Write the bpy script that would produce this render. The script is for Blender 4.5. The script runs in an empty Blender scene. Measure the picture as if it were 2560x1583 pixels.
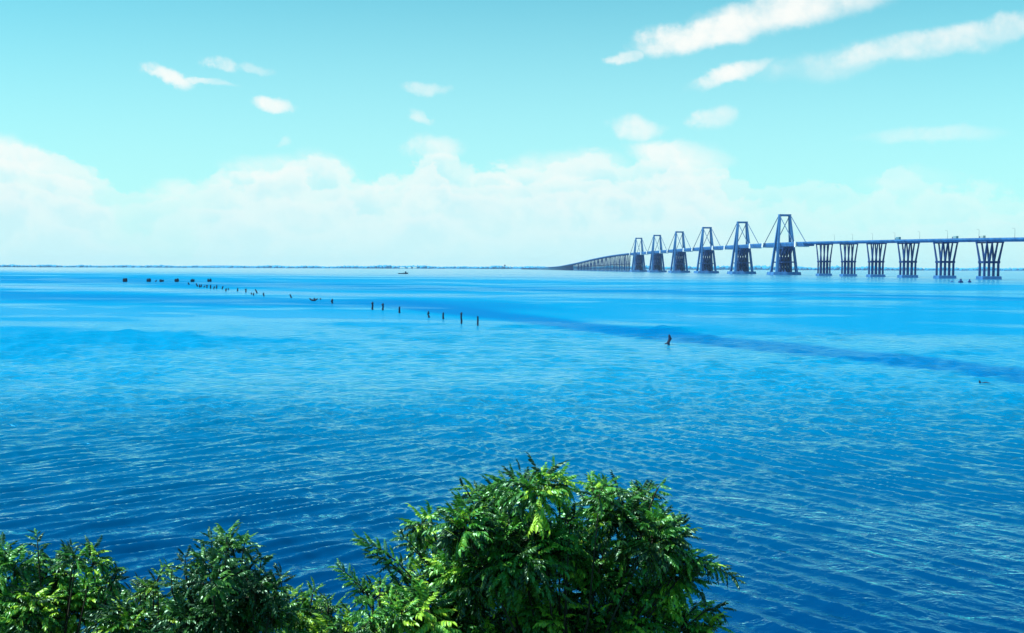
import bpy, bmesh, math, random
import numpy as np
from mathutils import Vector, Matrix
random.seed(7); rng = np.random.default_rng(11)
S = bpy.context.scene; C = S.collection
R_ = math.radians

# ------------------------------------------------------------------ camera
F_PX = 2460.0; CAM_H = 9.0
PITCH = math.atan(121.3/F_PX); ROLL = 0.0038
Fv = Vector((0, math.cos(PITCH), -math.sin(PITCH)))
U0 = Vector((0, math.sin(PITCH), math.cos(PITCH)))
Rv = (Vector((1, 0, 0)) + U0*ROLL).normalized()
Uv = (U0 - Vector((1, 0, 0))*ROLL).normalized()
cam_d = bpy.data.cameras.new('camera'); cam = bpy.data.objects.new('camera', cam_d); C.objects.link(cam)
cam_d.sensor_width = 36; cam_d.lens = 36*F_PX/2560; cam_d.clip_start = 0.1; cam_d.clip_end = 80000
M = Matrix((Rv, Uv, -Fv)).transposed().to_4x4(); M.translation = Vector((0, 0, CAM_H)); cam.matrix_world = M
S.camera = cam

def ray(px, py): return Fv + Rv*((px-1280)/F_PX) - Uv*((py-791.5)/F_PX)
def at(px, py, Y):                      # the point seen at a source pixel, Y metres ahead
    d = ray(px, py); return Vector((0, 0, CAM_H)) + d*(Y/d.y)
def on_water(px, py):
    d = ray(px, py); return Vector((0, 0, CAM_H)) + d*(-CAM_H/d.z)

# ------------------------------------------------------------------ node helpers
def N(nt, t, **kw):
    n = nt.nodes.new(t)
    for k, v in kw.items(): setattr(n, k, v)
    return n
def math_(nt, op, a, b=None, c=None, clamp=False):
    n = N(nt, 'ShaderNodeMath', operation=op, use_clamp=clamp)
    for i, v in enumerate((a, b, c)):
        if v is None: continue
        if isinstance(v, (int, float)): n.inputs[i].default_value = v
        else: nt.links.new(v, n.inputs[i])
    return n.outputs[0]
def mixc(nt, f, a, b, mode='MIX'):
    n = N(nt, 'ShaderNodeMix', data_type='RGBA', blend_type=mode)
    for i, v in ((0, f), (6, a), (7, b)):
        if isinstance(v, (int, float)): n.inputs[i].default_value = v
        elif isinstance(v, tuple): n.inputs[i].default_value = (*v, 1)
        else: nt.links.new(v, n.inputs[i])
    return n.outputs[2]
def smooth(nt, v, lo, hi):
    n = N(nt, 'ShaderNodeMapRange', interpolation_type='SMOOTHSTEP')
    nt.links.new(v, n.inputs[0]); n.inputs[1].default_value = lo; n.inputs[2].default_value = hi
    return n.outputs[0]
def noise(nt, vec, scale, detail=4, rough=.5, dist=0):
    n = N(nt, 'ShaderNodeTexNoise'); nt.links.new(vec, n.inputs['Vector'])
    n.inputs['Scale'].default_value = scale; n.inputs['Detail'].default_value = detail
    n.inputs['Roughness'].default_value = rough; n.inputs['Distortion'].default_value = dist
    return n

# ------------------------------------------------------------------ world and sun
SUN_EL, SUN_AZ = R_(58), R_(-102)        # azimuth from the view direction, to the left
w = bpy.data.worlds.new('World'); S.world = w; w.use_nodes = True
nt = w.node_tree; nt.nodes.clear()
out = N(nt, 'ShaderNodeOutputWorld'); bg = N(nt, 'ShaderNodeBackground'); bg.inputs[1].default_value = 0.0616
nt.links.new(bg.outputs[0], out.inputs[0])
sky = N(nt, 'ShaderNodeTexSky', sky_type='NISHITA', sun_disc=False)
sky.sun_elevation = SUN_EL; sky.sun_rotation = SUN_AZ; sky.air_density = 1.0; sky.dust_density = 0.6; sky.ozone_density = 1.5
tc = N(nt, 'ShaderNodeTexCoord'); sep = N(nt, 'ShaderNodeSeparateXYZ'); nt.links.new(tc.outputs['Generated'], sep.inputs[0])
X, Y, Z = sep.outputs
Yc = math_(nt, 'MAXIMUM', Y, 0.05)
u = math_(nt, 'DIVIDE', X, Yc); v = math_(nt, 'DIVIDE', Z, Yc)
cv = N(nt, 'ShaderNodeCombineXYZ'); nt.links.new(u, cv.inputs[0]); nt.links.new(v, cv.inputs[1])
# soft warp so that cloud edges break up
wn = noise(nt, cv.outputs[0], 13, 8, .66)
wsub = N(nt, 'ShaderNodeVectorMath', operation='SUBTRACT'); nt.links.new(wn.outputs['Color'], wsub.inputs[0]); wsub.inputs[1].default_value = (.5, .5, .5)
wsc = N(nt, 'ShaderNodeVectorMath', operation='MULTIPLY'); nt.links.new(wsub.outputs[0], wsc.inputs[0]); wsc.inputs[1].default_value = (.085, .030, 0)
wad = N(nt, 'ShaderNodeVectorMath', operation='ADD'); nt.links.new(cv.outputs[0], wad.inputs[0]); nt.links.new(wsc.outputs[0], wad.inputs[1])
ws = N(nt, 'ShaderNodeSeparateXYZ'); nt.links.new(wad.outputs[0], ws.inputs[0]); uw, vw = ws.outputs[0], ws.outputs[1]
def uv_of(px, py):
    d = ray(px, py); return d.x/d.y, d.z/d.y
cloud = None
CL = [(1790, 72, 170, 38, 14, 1.0), (1960, 28, 230, 40, 9, .85), (2300, 112, 290, 30, 11, .62), (2120, 150, 190, 34, 10, .42),
      (2500, 78, 130, 32, 12, .6), (1572, 137, 46, 14, 6, .75), (1825, 188, 100, 22, 15, .8), (1900, 165, 40, 16, 15, .5),
      (1585, 318, 66, 28, -4, .7), (1785, 296, 52, 22, 8, .6), (425, 190, 64, 18, -20, .9), (500, 204, 70, 8, -3, .6),
      (550, 160, 38, 15, -12, .65), (635, 170, 40, 10, -10, .4), (684, 256, 50, 16, -6, .75), (1070, 218, 48, 14, -4, .55),
      (1050, 288, 28, 16, -25, .55), (718, 352, 16, 11, -10, .45), (2330, 332, 150, 20, 2, .4), (1075, 372, 62, 30, 0, .6),
      (1690, 388, 110, 34, -8, .65), (1400, 420, 150, 40, 4, .5), (660, 415, 110, 30, 0, .5), (820, 425, 70, 34, -20, .45), (40, 395, 110, 36, -14, .65), (150, 430, 90, 30, -20, .4),
      (430, 475, 60, 26, 0, .5), (1240, 455, 60, 22, 0, .5), (2260, 450, 120, 26, 5, .3)]
for (px, py, rx, ry, ang, amp) in CL:
    cu, cvv = uv_of(px, py); a = R_(ang); ru, rv = rx/F_PX, ry/F_PX
    du = math_(nt, 'SUBTRACT', uw, cu); dv = math_(nt, 'SUBTRACT', vw, cvv)
    p = math_(nt, 'ADD', math_(nt, 'MULTIPLY', du, math.cos(a)/ru), math_(nt, 'MULTIPLY', dv, math.sin(a)/ru))
    q = math_(nt, 'ADD', math_(nt, 'MULTIPLY', du, -math.sin(a)/rv), math_(nt, 'MULTIPLY', dv, math.cos(a)/rv))
    d2 = math_(nt, 'ADD', math_(nt, 'MULTIPLY', p, p), math_(nt, 'MULTIPLY', q, q))
    m = math_(nt, 'MULTIPLY', math_(nt, 'SUBTRACT', 1.0, smooth(nt, d2, 0.0, 2.3)), amp*1.1)
    cloud = m if cloud is None else math_(nt, 'MAXIMUM', cloud, m)
# cumulus bank low over the horizon: its upper edge follows the azimuth
fc = N(nt, 'ShaderNodeFloatCurve'); nt.links.new(math_(nt, 'MULTIPLY_ADD', uw, 0.85, 0.5), fc.inputs[1])
cur = fc.mapping.curves[0]; tops = [(0, 372), (90, 385), (210, 425), (340, 480), (440, 465), (550, 425), (640, 402), (760, 408), (850, 420), (920, 445), (1000, 430), (1060, 385), (1130, 405), (1260, 415), (1420, 392), (1560, 388), (1690, 372), (1780, 410), (1860, 458), (1980, 462), (2140, 470), (2190, 445), (2350, 446), (2560, 462)]
pts = [((uv_of(px, py)[0]*.85+.5), uv_of(px, py)[1]*4) for px, py in tops]
while len(cur.points) < len(pts)+2: cur.points.new(.5, .5)
allp = [(0, pts[0][1])] + pts + [(1, pts[-1][1])]
for cp, (a, b) in zip(cur.points, allp): cp.location = (a, b)
fc.mapping.update()
edge = math_(nt, 'DIVIDE', fc.outputs[0], 4.0)
big = noise(nt, cv.outputs[0], 26, 8, .62)
puffs = []
for k, (drop, sc, amp_, soft) in enumerate(((0, 22, .045, .007), (.016, 17, .055, .006), (.034, 14, .06, .008), (.054, 11, .06, .012))):
    mpk = N(nt, 'ShaderNodeMapping'); nt.links.new(wad.outputs[0], mpk.inputs[0]); mpk.inputs['Location'].default_value = (k*3.7, k*1.3, k*2.0); mpk.inputs['Scale'].default_value = (1, 1.5, 1)
    nk = noise(nt, mpk.outputs[0], sc, 7, .55)
    bel = math_(nt, 'SUBTRACT', math_(nt, 'ADD', math_(nt, 'SUBTRACT', edge, drop), math_(nt, 'MULTIPLY_ADD', nk.outputs[0], amp_*1.6, -amp_*.8)), vw)
    puffs.append((bel, smooth(nt, bel, -soft*.3, soft)))
# colours
tint = (0.62, 1.88, 1.60)
skyc = mixc(nt, 1.0, sky.outputs[0], tint, 'MULTIPLY')
# thin milky air low down
low = math_(nt, 'SUBTRACT', 1.0, smooth(nt, v, 0.0, 0.38))
skyc = mixc(nt, math_(nt, 'MULTIPLY', low, .8), skyc, (5.6, 9.5, 9.9))
# bank body: slightly cooler in its lower folds
hz = math_(nt, 'SUBTRACT', 1.0, smooth(nt, v, 0.0, 0.095))
thin = math_(nt, 'MULTIPLY_ADD', smooth(nt, uw, .19, .26), -.5, 1.0)
thin = math_(nt, 'MULTIPLY', thin, math_(nt, 'MULTIPLY_ADD', smooth(nt, math_(nt, 'ABSOLUTE', math_(nt, 'ADD', uw, .36)), .02, .09), .4, .6))
for k, (bel, msk) in enumerate(puffs):
    inner = smooth(nt, bel, .002, .030)
    body = mixc(nt, inner, (9.6, 10.0, 9.7), (6.2, 9.1, 9.6))
    body = mixc(nt, smooth(nt, big.outputs[0], .42, .7), body, (8.6, 9.9, 9.7))
    body = mixc(nt, math_(nt, 'MULTIPLY', hz, .85), body, (6.3, 9.4, 9.7))
    skyc = mixc(nt, math_(nt, 'MULTIPLY', math_(nt, 'MULTIPLY', msk, thin), (.6, .58, .6, .7)[k]), skyc, body)
cloud = math_(nt, 'MULTIPLY', cloud, math_(nt, 'MULTIPLY_ADD', big.outputs[0], 2.0, 0.05))
skyc = mixc(nt, smooth(nt, cloud, .0, 1.3), skyc, (9.7, 10.0, 9.7))
nt.links.new(skyc, bg.inputs[0])

sd = bpy.data.lights.new('sun', 'SUN'); sd.energy = 5.0; sd.angle = R_(.5); sd.color = (1, .97, .9)
so = bpy.data.objects.new('sun', sd); C.objects.link(so)
sdir = Vector((math.sin(SUN_AZ)*math.cos(SUN_EL), math.cos(SUN_AZ)*math.cos(SUN_EL), math.sin(SUN_EL)))
so.rotation_euler = sdir.to_track_quat('Z', 'Y').to_euler(); so.location = (0, 0, 60)

S.view_settings.view_transform = 'Standard'; S.view_settings.look = 'None'
S.view_settings.exposure = 0.7; S.view_settings.gamma = 1
S.render.engine = 'CYCLES'

# ------------------------------------------------------------------ object helpers
def tag(o, label=None, cat=None, group=None, kind=None):
    if label: o['label'] = label
    if cat: o['category'] = cat
    if group: o['group'] = group
    if kind: o['kind'] = kind
    return o
def link(name, me, mat, parent=None):
    o = bpy.data.objects.new(name, me); C.objects.link(o)
    if mat: me.materials.append(mat)
    if parent: o.parent = parent
    return o
def empty(name, loc, rz=0, parent=None):
    o = bpy.data.objects.new(name, None); C.objects.link(o); o.location = loc; o.rotation_euler.z = rz
    o.empty_display_size = .2
    if parent: o.parent = parent
    return o
def np_mesh(name, V, Fq=None, loops=None, starts=None, smooth_=False):
    me = bpy.data.meshes.new(name)
    me.vertices.add(len(V)); me.vertices.foreach_set('co', np.asarray(V, dtype=np.float32).ravel())
    if Fq is not None:
        Fq = np.asarray(Fq, dtype=np.int32); k = Fq.shape[1]
        loops = Fq.ravel(); starts = np.arange(len(Fq), dtype=np.int32)*k
    me.loops.add(len(loops)); me.loops.foreach_set('vertex_index', loops)
    me.polygons.add(len(starts)); me.polygons.foreach_set('loop_start', starts)
    me.update(calc_edges=True); me.validate()
    me.polygons.foreach_set('use_smooth', np.full(len(me.polygons), smooth_))
    return me
class MB:
    """collects solids, then links them as one mesh"""
    def __init__(s): s.v = []; s.f = []
    def hull(s, ring_a, ring_b, cap=True):
        n = len(ring_a); b = len(s.v); s.v += [tuple(p) for p in ring_a] + [tuple(p) for p in ring_b]
        for i in range(n): s.f.append((b+i, b+(i+1) % n, b+n+(i+1) % n, b+n+i))
        if cap: s.f.append(tuple(b+i for i in range(n-1, -1, -1))); s.f.append(tuple(b+n+i for i in range(n)))
    def box(s, x0, x1, y0, y1, z0, z1, tx=0, ty=0):
        s.hull([(x0, y0, z0), (x1, y0, z0), (x1, y1, z0), (x0, y1, z0)],
               [(x0+tx, y0+ty, z1), (x1-tx, y0+ty, z1), (x1-tx, y1-ty, z1), (x0+tx, y1-ty, z1)])
    def beam(s, a, b, wa, ha, wb=None, hb=None):         # square bar between points; w along x, h along y (or z when flat)
        a = Vector(a); b = Vector(b); wb = wb or wa; hb = hb or ha
        d = (b-a).normalized()
        if abs(d.z) > .35: e1 = Vector((1, 0, 0)); e2 = Vector((0, 1, 0))
        elif abs(d.x) > abs(d.y): e1 = Vector((0, 1, 0)); e2 = Vector((0, 0, 1))
        else: e1 = Vector((0, 0, 1)); e2 = Vector((1, 0, 0)); e1, e2 = e2, e1
        def r(p, w_, h_): return [p-e1*w_/2-e2*h_/2, p+e1*w_/2-e2*h_/2, p+e1*w_/2+e2*h_/2, p-e1*w_/2+e2*h_/2]
        s.hull(r(a, wa, ha), r(b, wb, hb))
    def tube(s, pts, rads, n=7):
        pts = [Vector(p) for p in pts]; b0 = len(s.v)
        for i, p in enumerate(pts):
            d = (pts[min(i+1, len(pts)-1)]-pts[max(i-1, 0)]).normalized()
            e1 = d.cross(Vector((0.31, .2, .93))).normalized() if abs(d.z) < .98 else d.cross(Vector((0, 1, 0))).normalized()
            e2 = d.cross(e1)
            for k in range(n):
                t = 2*math.pi*k/n; s.v.append(tuple(p+(e1*math.cos(t)+e2*math.sin(t))*rads[i]))
        for i in range(len(pts)-1):
            for k in range(n):
                a = b0+i*n; s.f.append((a+k, a+(k+1) % n, a+n+(k+1) % n, a+n+k))
        s.f.append(tuple(b0+k for k in range(n-1, -1, -1))); s.f.append(tuple(b0+(len(pts)-1)*n+k for k in range(n)))
    def build(s, name, mat, parent=None, bevel=0, smooth_=False):
        me = bpy.data.meshes.new(name); me.from_pydata(s.v, [], s.f); me.update()
        bm = bmesh.new(); bm.from_mesh(me); bmesh.ops.recalc_face_normals(bm, faces=bm.faces)
        if bevel: bmesh.ops.bevel(bm, geom=bm.edges, offset=bevel, segments=1, affect='EDGES')
        bm.to_mesh(me); bm.free()
        if smooth_: me.polygons.foreach_set('use_smooth', [True]*len(me.polygons))
        return link(name, me, mat, parent)

def pmat(name, base, rough=.8, var=None, scale=1.0, bump=0, spec=.12, stretch=(1, 1, 1)):
    m = bpy.data.materials.new(name); m.use_nodes = True; nt = m.node_tree
    b = nt.nodes['Principled BSDF']; b.inputs['Roughness'].default_value = rough; b.inputs['Specular IOR Level'].default_value = spec
    tc = N(nt, 'ShaderNodeTexCoord'); mp = N(nt, 'ShaderNodeMapping'); nt.links.new(tc.outputs['Object'], mp.inputs[0]); mp.inputs['Scale'].default_value = stretch
    nz = noise(nt, mp.outputs[0], scale, 6, .6)
    c = mixc(nt, smooth(nt, nz.outputs[0], .3, .7), base, var or tuple(x*.7 for x in base)); nt.links.new(c, b.inputs['Base Color'])
    if bump:
        bp = N(nt, 'ShaderNodeBump'); bp.inputs['Distance'].default_value = bump; nt.links.new(nz.outputs[0], bp.inputs['Height']); nt.links.new(bp.outputs[0], b.inputs['Normal'])
    return m
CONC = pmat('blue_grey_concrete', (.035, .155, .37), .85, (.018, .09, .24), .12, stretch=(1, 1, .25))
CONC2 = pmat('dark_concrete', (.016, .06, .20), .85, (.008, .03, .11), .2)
ASPH = pmat('asphalt', (.05, .07, .12), .9, None, .3)
STAY = pmat('cable_sheath', (.05, .12, .25), .6)
WOODM = pmat('wet_dark_wood', (.012, .018, .045), .7, (.03, .035, .06), 3, .02, stretch=(1, 1, .3))
METAL = pmat('lamp_steel', (.08, .15, .22), .5)

# ------------------------------------------------------------------ water
def ripple_map(x, y):
    """1 = open rippled water, lower = slick, higher = wind-darkened; bands lie across the lake"""
    # work on inverse distance, where the bands of the lake are about evenly wide
    q = 9.0*F_PX/np.maximum(y, 1)                       # grows towards the shore
    az = x/np.maximum(y, 1)
    t = (az*F_PX+1280)/2560                            # across the view at the camera's bank
    wob = 2.5*np.sin(t*9+q*.03)+1.6*np.sin(t*23+1.3+q*.11)+1.1*np.sin(t*47+2.1)
    r = np.ones_like(x)
    def band(q0, q1, h0, h1, amt, t0=-1, t1=2, ease=.12):
        tt = np.clip(t, -1.5, 2.5); qc = q0+(q1-q0)*tt; hh = h0+(h1-h0)*tt
        e = 1/(1+np.exp(-(1-np.abs(q+wob*hh/18-qc)/np.maximum(hh, 1))*4.0))
        side = 1/(1+np.exp(-(t-t0)/ease*3))*(1/(1+np.exp((t-t1)/ease*3)))
        return amt*e*side
    far = 1/(1+np.exp((q+wob*.25-(15+21*t))/(1.6+2.5*np.clip(t, 0, 1.2))))       # mirror-calm strip under the far shore
    r -= (.93-.12*np.clip(t, 0, 1))*far
    r += band(34, 72, 11, 6, .7)                      # wind-darkened band beyond the posts
    r -= band(53, 96, 7, 5, .75, -1, .48)              # pale slick along the row of posts
    r += band(74, 120, 13, 16, .8, -1, .6)             # darker strip in front of it
    qd = band(-10, 262, 8, 15, 1.3, .40, 3, .06)      # long dark current line running to the right shore
    r += qd
    r -= band(112, 150, 18, 30, .35, -1, .55)
    r -= band(-60, 210, 10, 16, .4, .5, 3, .08)
    return np.clip(r, .04, 2.6)

def build_water():
    rs = [13.0]
    while rs[-1] < 250: rs.append(rs[-1]+max(.04, rs[-1]**2/(9*984)*.6))
    while rs[-1] < 40000: rs.append(rs[-1]*1.025)
    rs = np.array(rs)
    th = np.concatenate([np.radians(np.linspace(-100, -33, 70, endpoint=False)), np.radians(np.linspace(-33, 33, 1050)), np.radians(np.linspace(33, 100, 71)[1:])])
    Rg, Tg = np.meshgrid(rs, th, indexing='ij')
    x = Rg*np.sin(Tg); y = Rg*np.cos(Tg)
    ds = np.maximum(np.gradient(rs)[:, None]*np.ones_like(x), Rg*np.abs(np.gradient(th))[None, :])
    rip = ripple_map(x, y)
    amp = np.clip(rip, .06, 1.7)**.7
    # two wind-wave trains that meet off the point
    side = 1/(1+np.exp(-(x/np.maximum(y, 5)-.02)/.12))
    z = np.zeros_like(x); lost = np.zeros_like(x)
    wr = np.random.default_rng(5)
    comps = []
    for k in range(20):                                  # the dominant, long-crested ripples
        comps.append((.95*math.exp(wr.normal(0, .28)), R_(50)+wr.normal(0, R_(6)), 1, .046))
        comps.append((.90*math.exp(wr.normal(0, .28)), R_(-34)+wr.normal(0, R_(7)), 0, .055))
    for k in range(18):                                  # finer and broader spread
        comps.append((.3*(1.6/.3)**wr.random(), R_(50)+wr.normal(0, R_(18)), 1, .014))
        comps.append((.3*(1.6/.3)**wr.random(), R_(-34)+wr.normal(0, R_(20)), 0, .014))
    for k in range(14): comps.append((.28+wr.random()*.4, wr.random()*2*math.pi, 2, .010))
    for k in range(44): comps.append((1.3*(5.0/1.3)**wr.random(), R_(5)+wr.normal(0, R_(24)), 3, .056))
    for lam, ang, s_, slope in comps:
        kx = 2*math.pi/lam*math.sin(ang); ky = 2*math.pi/lam*math.cos(ang)
        a = slope*lam/(2*math.pi)*math.sqrt(2)
        wgt = (.12+.88*(side if s_ == 1 else 1-side)) if s_ < 2 else (np.ones_like(x) if s_ == 2 else .06+.94*np.clip((y-42)/75, 0, 1))
        keep = np.clip((lam/ds-2.0)/1.2, 0, 1)
        ph = wr.random()*6.28
        arg = kx*x+ky*y+ph+.6*np.sin(.21*x+ph*3)+.5*np.sin(.17*y+ph)
        z += a*wgt*keep*(np.exp(1.1*np.sin(arg))-1.33)*.72
        lost += (slope*wgt)**2*(1-keep**2)
    # gusts: patches where the ripple is stronger or fainter
    gust = np.ones_like(x)
    gl_ = np.zeros_like(x)
    for k in range(40):
        L = 9*(500/9)**wr.random(); ang = wr.normal(0, .7)
        f_ = np.clip(L/ds-2, 0, 1)
        gl_ += .13*f_*np.sin(2*math.pi/L*(math.sin(ang)*x+math.cos(ang)*y)+wr.random()*6.28+1.2*np.sin(2*math.pi/L*.37*x+k))
    gust = np.clip(np.exp(gl_), .45, 1.35)
    z *= amp*gust
    sig = np.sqrt(lost)*amp*gust
    rough = np.clip(np.sqrt(np.clip(.35*sig, .0, .5)), .04, .17)
    nr, nc = x.shape
    V = np.stack([x, y, z], -1).reshape(-1, 3)
    i = np.arange(nr-1)[:, None]*nc+np.arange(nc-1)[None, :]
    Fq = np.stack([i, i+1, i+nc+1, i+nc], -1).reshape(-1, 4)[:, ::-1]
    me = np_mesh('water', V, Fq, smooth_=True)
    for nm, arr in (('surface_roughness', rough), ('ripple', rip), ('unresolved_slope', sig)):
        at_ = me.attributes.new(nm, 'FLOAT', 'POINT'); at_.data.foreach_set('value', arr.astype(np.float32).ravel())
    return me
WAT = bpy.data.materials.new('lake_water'); WAT.use_nodes = True; nt = WAT.node_tree; nt.nodes.remove(nt.nodes['Principled BSDF'])
ar = N(nt, 'ShaderNodeAttribute', attribute_name='surface_roughness'); ap = N(nt, 'ShaderNodeAttribute', attribute_name='ripple'); asg = N(nt, 'ShaderNodeAttribute', attribute_name='unresolved_slope')
g = N(nt, 'ShaderNodeNewGeometry')
mp = N(nt, 'ShaderNodeMapping'); nt.links.new(g.outputs['Position'], mp.inputs[0]); mp.inputs['Rotation'].default_value = (0, 0, R_(-12)); mp.inputs['Scale'].default_value = (.45, 1, 1)
n1 = noise(nt, mp.outputs[0], 3.2, 5, .62, .3)
mp2 = N(nt, 'ShaderNodeMapping'); nt.links.new(g.outputs['Position'], mp2.inputs[0]); mp2.inputs['Scale'].default_value = (.75, 1.0, 1); mp2.inputs['Rotation'].default_value = (0, 0, R_(4))
n2 = noise(nt, mp2.outputs[0], .8, 5, .6, .5)
sgy0 = N(nt, 'ShaderNodeSeparateXYZ'); nt.links.new(g.outputs['Position'], sgy0.inputs[0])
h = math_(nt, 'ADD', math_(nt, 'MULTIPLY', n1.outputs[0], .014), math_(nt, 'MULTIPLY', n2.outputs[0], math_(nt, 'MULTIPLY_ADD', smooth(nt, sgy0.outputs[1], 45, 110), 3.4, .2)))
mp4 = N(nt, 'ShaderNodeMapping'); nt.links.new(g.outputs['Position'], mp4.inputs[0]); mp4.inputs['Scale'].default_value = (.55, 1, 1); mp4.inputs['Rotation'].default_value = (0, 0, R_(-7))
n4 = noise(nt, mp4.outputs[0], .13, 7, .7, .6)
sgy = N(nt, 'ShaderNodeSeparateXYZ'); nt.links.new(g.outputs['Position'], sgy.inputs[0])
h = math_(nt, 'ADD', h, math_(nt, 'MULTIPLY', math_(nt, 'MULTIPLY', n4.outputs[0], 5.0), smooth(nt, sgy.outputs[1], 70, 260)))
h = math_(nt, 'MULTIPLY', h, ap.outputs['Fac'])
bp = N(nt, 'ShaderNodeBump'); bp.inputs['Distance'].default_value = 1.0; bp.inputs['Strength'].default_value = 1.0
nt.links.new(h, bp.inputs['Height'])
# reflectance of a surface whose finest slopes are not resolved
dt = N(nt, 'ShaderNodeVectorMath', operation='DOT_PRODUCT'); nt.links.new(bp.outputs[0], dt.inputs[0]); nt.links.new(g.outputs['Incoming'], dt.inputs[1])
c_ = math_(nt, 'MAXIMUM', dt.outputs['Value'], 0.0)
ce = math_(nt, 'SQRT', math_(nt, 'ADD', math_(nt, 'MULTIPLY', c_, c_), math_(nt, 'MULTIPLY', math_(nt, 'MULTIPLY', asg.outputs['Fac'], asg.outputs['Fac']), .2)))
fr = math_(nt, 'MULTIPLY_ADD', math_(nt, 'POWER', math_(nt, 'SUBTRACT', 1.0, math_(nt, 'MINIMUM', ce, 1.0)), 5.0), .98, .02)
sg = N(nt, 'ShaderNodeSeparateXYZ'); nt.links.new(g.outputs['Position'], sg.inputs[0])
n3 = noise(nt, g.outputs['Position'], .03, 4, .5)
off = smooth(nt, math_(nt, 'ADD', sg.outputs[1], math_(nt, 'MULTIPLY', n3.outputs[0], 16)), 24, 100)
wc = mixc(nt, off, (.0, .026, .10), (.0, .175, .36))      # darker near, paler further out: brightening with viewing angle put into the colour
wc = mixc(nt, math_(nt, 'MULTIPLY', smooth(nt, ap.outputs['Fac'], 1.15, 2.1), .7), wc, (.0, .085, .28))   # current line and rippled bands bluer: their weaker reflection put into the colour
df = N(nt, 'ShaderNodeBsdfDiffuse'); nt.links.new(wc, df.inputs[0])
tintc = mixc(nt, smooth(nt, fr, .14, .55), (.08, .60, 1), (.66, 1, 1)); tintc = mixc(nt, math_(nt, 'MULTIPLY', smooth(nt, ap.outputs['Fac'], 1.15, 2.1), .7), tintc, (.22, .66, .95))  # gloss tint whitens at grazing: paler low-sky reflection painted in, bluer on ripples
gl = N(nt, 'ShaderNodeBsdfGlossy'); nt.links.new(mixc(nt, smooth(nt, ap.outputs['Fac'], .1, .8), (.95, 1, 1), tintc), gl.inputs[0])
nt.links.new(ar.outputs['Fac'], gl.inputs['Roughness']); nt.links.new(bp.outputs[0], gl.inputs['Normal'])
mx = N(nt, 'ShaderNodeMixShader'); nt.links.new(fr, mx.inputs[0]); nt.links.new(df.outputs[0], mx.inputs[1]); nt.links.new(gl.outputs[0], mx.inputs[2])
nt.links.new(mx.outputs[0], nt.nodes['Material Output'].inputs[0])
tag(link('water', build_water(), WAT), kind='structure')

# ------------------------------------------------------------------ ground: the bank the camera stands on
def bank_h(x, y):
    ys = [-60000, -40, 0, 2.2, 5, 8, 12, 17, 21, 26]; hs = [16, 12, 7.4, 7.2, 5.4, 4.1, 2.4, .4, -.8, -2.5]
    return np.interp(y, ys, hs)
gx = np.concatenate([-np.geomspace(60000, 12, 30), np.linspace(-11, 11, 60), np.geomspace(12, 60000, 30)])
gy = np.concatenate([-np.geomspace(60000, 6, 30), np.linspace(-5.5, 26, 90)])
GX, GY = np.meshgrid(gx, gy, indexing='xy')
GZ = bank_h(GX, GY)+.12*np.sin(GX*1.7+GY)*np.cos(GY*1.3)+.08*np.sin(GX*4.1)*np.sin(GY*3.7+GX)
nr, nc = GX.shape; i = np.arange(nr-1)[:, None]*nc+np.arange(nc-1)[None, :]
me = np_mesh('ground', np.stack([GX, GY, GZ], -1).reshape(-1, 3), np.stack([i, i+1, i+nc+1, i+nc], -1).reshape(-1, 4), smooth_=True)
tag(link('ground', me, pmat('bank_soil', (.06, .05, .03), .95, (.03, .06, .015), 1.5, .05)), kind='structure')

# ------------------------------------------------------------------ far shore
SHORE_R = 8200.0
def shore():
    th = np.radians(np.linspace(-75, 75, 900)); prof = [0, 40, 300, 900, 2500]
    hh = [-.5, 4, 9, 12, 5]
    V = []; 
    for k, (d, hz_) in enumerate(zip(prof, hh)):
        wob = 60*np.sin(th*31)+25*np.sin(th*83+1)
        hill = hz_*(1+.5*np.sin(th*17+.5)+.35*np.sin(th*61)) if hz_ > 0 else hz_*np.ones_like(th)
        r = (SHORE_R+d+wob)/np.cos(np.clip(th, -1.2, 1.2))**.5
        V.append(np.stack([r*np.sin(th), r*np.cos(th), hill], -1))
    V = np.array(V); nr, nc = V.shape[:2]; i = np.arange(nr-1)[:, None]*nc+np.arange(nc-1)[None, :]
    return np_mesh('far_shore', V.reshape(-1, 3), np.stack([i, i+1, i+nc+1, i+nc], -1).reshape(-1, 4)[:, ::-1], smooth_=True)
FARLAND = pmat('hazy_far_land', (.02, .2, .4), .9, (.01, .14, .3), .004)  # blue of the distance haze put into the land colour
tag(link('far_shore', shore(), FARLAND), kind='structure')
# wooded belt on it: a mass no one could count
ico = bmesh.new(); bmesh.ops.create_icosphere(ico, subdivisions=1, radius=1); iv = np.array([v_.co[:] for v_ in ico.verts]); ifc = np.array([[v_.index for v_ in f.verts] for f in ico.faces]); ico.free()
vs, fs = [], []; k = 0
for j in range(5200):
    th = R_(random.uniform(-48, 48)); px = math.tan(th)*F_PX+1280
    r = (SHORE_R+random.uniform(20, 260)+60*math.sin(th*31)+25*math.sin(th*83+1))/math.cos(th)**.5
    hgt = np.interp(px, [-1500, 0, 700, 1000, 1300, 1700, 2100, 2560, 3500], [16, 16, 17, 22, 19, 27, 26, 21, 19])*random.uniform(.82, 1.0)*(1+.10*math.sin(px*.021)+.15*math.sin(px*.067))
    sc = np.array([random.uniform(10, 26), random.uniform(8, 16), hgt*.62])
    vs.append(iv*sc*(1+.2*rng.standard_normal((len(iv), 1)))+np.array([r*math.sin(th), r*math.cos(th), hgt*.5])); fs.append(ifc+k); k += len(iv)
fw = link('far_woods', np_mesh('far_woods', np.concatenate(vs), np.concatenate(fs), smooth_=True), pmat('hazy_far_trees', (.02, .27, .5), .95, (.015, .22, .44), .01))  # tree colour lightened and blued, painting in distance haze
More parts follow.
